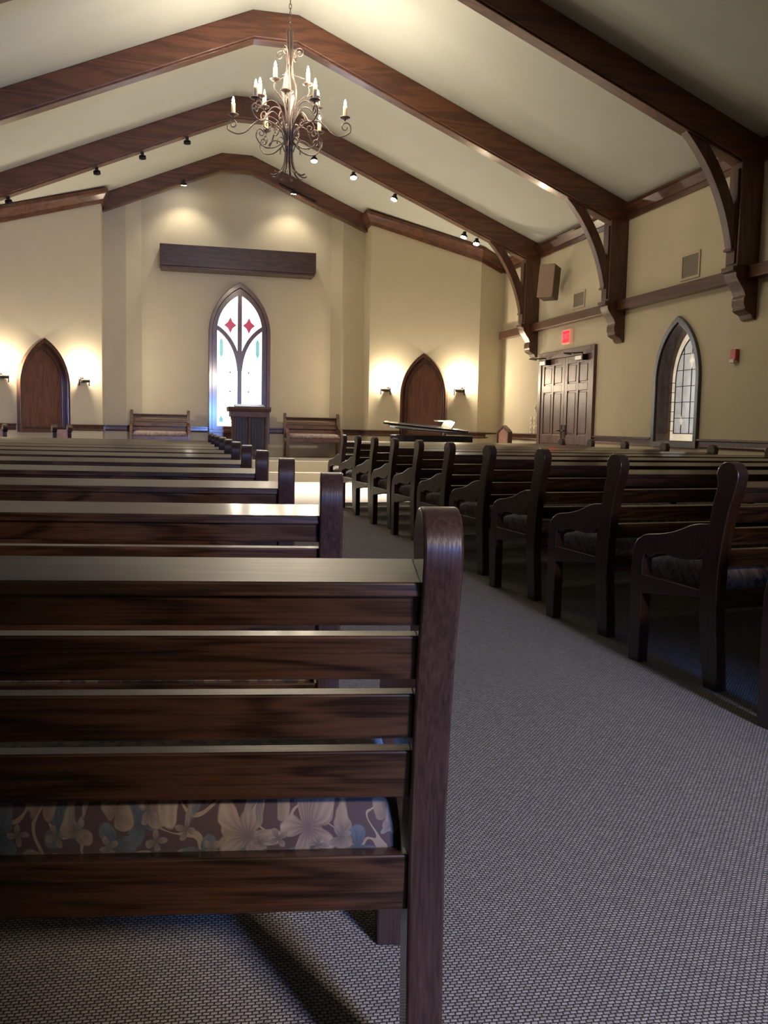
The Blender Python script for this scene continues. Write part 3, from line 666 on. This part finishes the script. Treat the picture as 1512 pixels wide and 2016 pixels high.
# ------------------------------------------------------------------ double door in the right wall
D0, D1, DT = 13.42, 15.62, 2.38
fr = MB(); fr.box(XR-.05, XR+.02, D0, D0+.12, 0, DT); fr.box(XR-.05, XR+.02, D1-.12, D1, 0, DT); fr.box(XR-.05, XR+.02, D0+.12, D1-.12, DT-.13, DT)
struct('trim_20', fr, W_DOOR, bevel=.008)
mid = (D0+D1)/2
for n_, (a, b_) in enumerate(((D0+.12, mid-.003), (mid+.003, D1-.12))):
    d = MB().box(XR-.018, XR+.02, a, b_, 0.01, DT-.133)
    w = b_-a; pan = MB()
    d_ob = struct('door_%d' % (n_+1), d, W_DOOR)
    # stiles and rails stand proud of the panels
    s = MB(); xs = XR-.034; xe = XR-.018
    ys = [(a, a+.11), (a+w/2-.045, a+w/2+.045), (b_-.11, b_)]
    for y0, y1 in ys: s.box(xs, xe, y0, y1, .01, DT-.133)
    for z0, z1 in ((.01, .22), (.80, .95), (1.68, 1.80), (2.13, DT-.133)):
        s.box(xs, xe, a+.11, a+w/2-.045, z0, z1); s.box(xs, xe, a+w/2+.045, b_-.11, z0, z1)
    s.build('stiles', W_DOOR, d_ob, bevel=.004)
    for z0, z1 in ((.22, .80), (.95, 1.68), (1.80, 2.13)):
        for y0, y1 in ((a+.11, a+w/2-.045), (a+w/2+.045, b_-.11)):
            MB().box(XR-.030, XR-.019, y0+.03, y1-.03, z0+.03, z1-.03).build('panel', W_DOOR, d_ob, bevel=.008)
    hy = mid + (-.07 if n_ == 0 else .07)
    h = MB().box(XR-.042, XR-.034, hy-.03, hy+.03, .90, 1.12); h.tube([(XR-.04, hy, 1.02), (XR-.10, hy, 1.02), (XR-.10, hy+(-.10 if n_ == 0 else .10), 1.02)], .010)
    h.build('door_handle', M_BLACKM, d_ob)
    cy = D0+.45 if n_ == 0 else D1-.30
    c = MB().box(XR-.12, XR-.034, cy-.15, cy+.10, 2.16, 2.23)
    c.build('closer_body', M_STEEL, d_ob, bevel=.006)
    c = MB().tube([(XR-.08, cy-.10, 2.24), (XR-.08, cy-.10, 2.27), (XR-.30, cy+.12, 2.27), (XR-.07, cy+.36, 2.275)], .011)
    c.box(XR-.13, XR-.034, cy-.20, cy-.15, 2.15, 2.24); c.build('closer_arm', M_BLACKM, d_ob)

# ------------------------------------------------------------------ wall-mounted things on the right
t = thing('exit_sign', 'glowing red exit sign above the double door', 'sign', (XR, 14.50, 2.585))
MB().box(-.05, 0, -.17, .17, -.12, .12).build('housing', M_EXITB, t, bevel=.004)
MB().box(-.053, -.049, -.13, .13, -.095, .095).build('face', M_EXIT, t)
cu = bpy.data.curves.new('exit_letters', 'FONT'); cu.body = 'EXIT'; cu.size = .125; cu.extrude = .001; cu.align_x = 'CENTER'; cu.align_y = 'CENTER'
tmp = bpy.data.objects.new('tmp', cu); COL.objects.link(tmp)
me = bpy.data.meshes.new_from_object(tmp.evaluated_get(bpy.context.evaluated_depsgraph_get())); bpy.data.objects.remove(tmp)
me.materials.append(M_EXITL); lo = bpy.data.objects.new('letters', me); COL.objects.link(lo); lo.parent = t
lo.rotation_euler = (PI/2, 0, -PI/2); lo.location = (-.0545, 0, 0); 

t = thing('wall_speaker', 'tan boxy loudspeaker tilted on the right wall above the double door', 'speaker', (6.36, 15.05, 3.56))
MB().box(-.12, .12, -.14, .14, -.28, .28).build('cabinet', M_TANBACK, t, bevel=.02)
MB().box(-.15, -.12, -.14, .14, -.28, .28).build('grille', M_TANBOX, t, bevel=.01)
MB().box(.10, .26, -.04, .04, -.05, .05).build('bracket', M_BLACKM, t)
t.rotation_euler = (0, math.radians(9), math.radians(42))
t.location = (6.34, 14.78, 3.50)
def vent(yc, zc, w, h, label):
    t = thing('wall_vent', label, 'vent', (XR, yc, zc), 0, 'square return vents above the wall band')
    MB().ring([(-w/2, -h/2), (w/2, -h/2), (w/2, h/2), (-w/2, h/2)], [(-w/2+.035, -h/2+.035), (w/2-.035, -h/2+.035), (w/2-.035, h/2-.035), (-w/2+.035, h/2-.035)], (0, 0, 0), (0, 1, 0), (0, 0, 1), (-.015, 0, 0)).build('frame', M_VENT, t, bevel=.003)
    g = MB(); n = 14; hh = h-.07
    for k in range(n): z = -hh/2+hh*(k+.5)/n; g.box(-.008, 0, -w/2+.035, w/2-.035, z-hh/n*.33, z+hh/n*.33)
    g.box(-.003, 0, -w/2+.035, w/2-.035, -hh/2, hh/2)
    g.build('grille', M_GRILL, t)
vent(10.86, 3.165, .44, .34, 'square wall vent above the pointed side window')
vent(14.14, 3.155, .44, .28, 'square wall vent right of the tan speaker, above the exit sign')
vent(16.63, 3.13, .36, .26, 'square wall vent half hidden by the farthest timber post')
t = thing('fire_alarm', 'small red fire alarm strobe on the right wall beside the side window', 'alarm', (XR, 9.78, 1.945))
MB().box(-.05, 0, -.055, .055, -.055, .075).build('housing', M_RED, t, bevel=.006)
MB().box(-.065, -.0, -.045, .045, -.085, -.04).build('strobe_lens', M_PLATE, t, bevel=.006)
for yc, zc, wd, ht, lb in ((15.98, 1.195, .10, .14, 'ivory switch plate left of the double door, upper left of the four'), (15.82, 1.195, .10, .14, 'ivory switch plate left of the double door, upper right of the four'),
                       (15.98, .995+.03, .10, .13, 'ivory switch plate left of the double door, lower left of the four'), (15.83, .995+.03, .10, .13, 'ivory switch plate left of the double door, lower right of the four'),
                       (15.80, 1.42, .05, .13, 'slim ivory sensor on the wall above the four switch plates')):
    s = thing('switch_plate', lb, 'switch', (XR, yc, zc), 0)
    MB().box(-.012, 0, -wd/2, wd/2, -ht/2, ht/2).build('plate', M_PLATE, s, bevel=.003)
    MB().box(-.022, -.012, -.012, .012, -.02, .02).build('toggle', M_PLATE, s)

# ------------------------------------------------------------------ spotlights
def spot(x, y, z, lit, target, label, power=SPOT_W, angle=60):
    t = thing('spotlight', label, 'spotlight', (x, y, z), 0, 'small ceiling spotlights')
    MB().box(-.025, .025, -.025, .025, -.01, .05).build('mount', M_BLACKM, t)
    h = MB(); h.lathe([(.04, .015), (.055, .01), (.060, -.035), (.055, -.035)], (0, 0, -.02), 14)
    ho = h.build('lamp_head', M_BLACKM, t)
    l = MB(); l.lathe([(.001, 0), (.053, 0), (.053, -.010), (.001, -.013)], (0, 0, -.048), 14)
    lo = l.build('lens', M_SPOT if lit else M_BLACKM, ho)
    d = Vector(target)-Vector((x, y, z)); ho.rotation_euler = (-d).to_track_quat('Z', 'Y').to_euler()
    if lit and power: light('spot_beam', 'SPOT', Vector((x, y, z))+d.normalized()*.11, power, (1, .89, .70), size=.03, target=target, spot=math.radians(angle), blend=.7)
names_r = ['on the truss just right of the chandelier foot', 'on the right rafter, second right of the chandelier', 'on the right rafter, midway down the slope', 'on the right rafter, upper of the close pair near the brace', 'on the right rafter, lower of the close pair near the brace']
for (x, z, tg), nm in zip(((2.49, 5.52, (2.2, 14.3, 0)), (3.17, 5.30, (3.0, 14.0, 0)), (3.91, 4.99, (1.6, 14.9, 0.0)), (5.19, 4.44, (3.6, 15.2, 0)), (5.42, 4.34, (4.4, 14.8, 0))), names_r):
    spot(x, 15.93, z, True, tg, 'small lit spotlight '+nm, power=SPOT_W)
names_l = ['on the left rafter nearest the chandelier', 'on the left rafter, second from the chandelier', 'on the left rafter, third from the chandelier', 'on the left rafter at the left photo edge']
for x, nm in zip((.39, -.32, -1.03, -2.37), names_l):
    spot(x, 15.93, ceil_z(x)-.43, False, (x+.3, 19, 1.0), 'small dark spotlight '+nm)
spot(.40, 18.96, 5.70, True, (.50, 19.5, 3.0), 'lit spotlight on the header above the dark box, left one', power=14, angle=115)
spot(2.56, 18.96, 5.70, True, (2.45, 19.5, 3.0), 'lit spotlight on the header above the dark box, right one', power=14, angle=115)
tag(MB().prism([(0, 0), (.75, -.31), (.75, -.33), (0, -.02)], (2.28, 19.03, 5.87), (1, 0, 0), (0, 0, 1), (0, .05, 0)).build('lighting_track', M_BLACKM), 'short black lighting track on the header timber behind the chandelier foot', 'track')

# ------------------------------------------------------------------ chandelier
CHX, CHY = 1.435, 11.1
ch = thing('chandelier', 'large wrought iron candle chandelier hanging from the ridge', 'chandelier', (CHX, CHY, 3.90))
def smooth(pts, n=6):
    out = []
    P = [Vector(p) for p in pts]; P = [P[0]*2-P[1]] + P + [P[-1]*2-P[-2]]
    for i in range(1, len(P)-2):
        for k in range(n):
            t_ = k/n; a, b, c, d = P[i-1:i+3]
            out.append(.5*((2*b)+(c-a)*t_+(2*a-5*b+4*c-d)*t_*t_+(3*b-a-3*c+d)*t_**3))
    out.append(P[-2]); return out
def radial(path, g): return [(r*math.cos(g), r*math.sin(g), z) for r, z in path]
def spiral(r0, z0, rad, a0, turns, sgn=1, n=16, shrink=.75):
    out = []
    for k in range(n+1):
        f = k/n; a = a0+sgn*f*turns*2*PI; q = rad*(1-shrink*f); out.append((r0+q*math.cos(a), z0+q*math.sin(a)))
    return out
links = MB()
zc = 1.68; k = 0
while zc < ZT-3.90:
    pts = []
    for j in range(13):
        a = 2*PI*j/12; u_, v_ = .014*math.cos(a), .032*math.sin(a)
        pts.append((u_, 0, zc+v_) if k % 2 else (0, u_, zc+v_))
    links.tube(pts, .0045, 6); zc += .05; k += 1
links.lathe([(.001, 0), (.06, 0), (.05, -.03), (.001, -.04)], (0, 0, ZT-3.90), 16)
links.build('chain', M_IRON, ch)
core = MB()
for k in range(6):
    g = 2*PI*k/6+.26
    core.tube([Vector(p) for p in radial([(r, z) for r, z in [tuple(v)[:2] for v in smooth([(.028, .45, 0), (.03, .70, 0), (.07, .85, 0), (.085, 1.0, 0), (.04, 1.18, 0), (.03, 1.35, 0), (.034, 1.6, 0), (.034, 1.66, 0)])]], g)], .0085, 7)
core.tube([(0, 0, .25), (0, 0, 1.60)], .012, 8)
core.build('stem', M_IRON, ch)
hk = MB()
for k in range(4):
    g = PI/4+k*PI/2+.2
    path = [(.03, 1.28), (.05, 1.40), (.10, 1.46)] + spiral(.125, 1.40, .055, 1.9, 1.2, -1, 14)
    hk.tube(radial([tuple(v)[:2] for v in smooth([(r, z, 0) for r, z in path], 3)], g), .007, 6)
    path = [(.03, 1.25), (.06, 1.16), (.13, 1.13), (.19, 1.10)]
    hk.tube(radial([tuple(v)[:2] for v in smooth([(r, z, 0) for r, z in path], 5)], g), .005, 6)
hk.build('top_scrolls', M_IRON, ch)
rts = MB()
for k in range(10):
    g = 2*PI*k/10
    rts.tube(radial([tuple(v)[:2] for v in smooth([(.215, .035, 0), (.17, .025, 0), (.10, .07, 0), (.055, .16, 0), (.040, .28, 0), (.046, .43, 0), (.10, .56, 0)])], g), [.010]*37 if False else .0095, 7)
rts.build('root_flare', M_IRON, ch)
def candle_arm(path, r, z, g, lit, rad=.0085):
    a = MB(); pts = radial([tuple(v)[:2] for v in smooth([(p[0], p[1], 0) for p in path], 4)], g)
    a.tube(pts, rad, 7); ao = a.build('arm', M_IRON, ch)
    c = (r*math.cos(g), r*math.sin(g), z)
    d = MB().lathe([(.006, -.035), (.010, -.012), (.030, -.012), (.060, .004), (.062, .010), (.030, -.002), (.001, -.002)], c, 16); d.build('drip_pan', M_IRON, ao)
    MB().lathe([(.001, 0), (.024, 0), (.024, .135), (.019, .142), (.001, .142)], c, 12).build('candle_sleeve', M_CANDLE, ao)
    MB().lathe([(.001, 0), (.011, .004), (.016, .022), (.010, .045), (.002, .068)], (c[0], c[1], c[2]+.142), 10).build('bulb', M_BULB if lit else M_BULB_OFF, ao)
    if lit: light('candle_light', 'POINT', (c[0], c[1], c[2]+.20), CHAND_W, WARM, size=.025, parent=ch)
R3, Z3 = .65, .70
for k in range(6):
    g = math.radians(-12+60*k)
    path = [(.045, .38), (.08, .52), (.18, .62), (.32, .66), (.42, .60), (.50, .52), (.60, .49), (.70, .53)] + spiral(.655, .595, .065, -.4, 1.1, 1, 14)
    candle_arm(path, R3, Z3, g, True)
for k in range(6):
    g = math.radians(16+60*k)
    path = [(.04, .40), (.06, .60), (.13, .80), (.24, .84), (.34, .76), (.40, .72)] + spiral(.37, .775, .05, -.6, 1.0, 1, 12)
    candle_arm(path, .365, .86, g, k not in (2, 4), .0075)
for k in range(3):
    g = math.radians((-145, -22, 85)[k])
    path = [(.04, .60), (.07, .80), (.16, .90), (.22, .93), (.235, .98), (.22, 1.03)]
    candle_arm(path, .22, 1.05, g, k != 2, .0075)
ls = MB()
for k in range(6):
    g = math.radians(18+60*k)
    path = [(.05, .36), (.08, .44), (.16, .50), (.28, .50), (.38, .43), (.42, .36)] 
    path = [(.05, .42), (.12, .36), (.22, .31), (.34, .32), (.41, .40), (.40, .47)] + spiral(.355, .455, .05, .3, 1.1, 1, 12)
    ls.tube(radial([tuple(v)[:2] for v in smooth([(r, z, 0) for r, z in path], 4)], g), .008, 7)
    g += math.radians(30)
    path = [(.05, .30), (.09, .40), (.17, .425), (.23, .38), (.235, .33)]
    ls.tube(radial([tuple(v)[:2] for v in smooth([(r, z, 0) for r, z in path], 5)], g), .007, 7)
    path = [(.06, .45), (.12, .62), (.24, .68), (.30, .60)] + spiral(.245, .585, .055, .3, 1.2, -1, 12)
    ls.tube(radial([tuple(v)[:2] for v in smooth([(r, z, 0) for r, z in path], 4)], g+.2), .007, 7)
ls.build('lower_scrolls', M_IRON, ch)
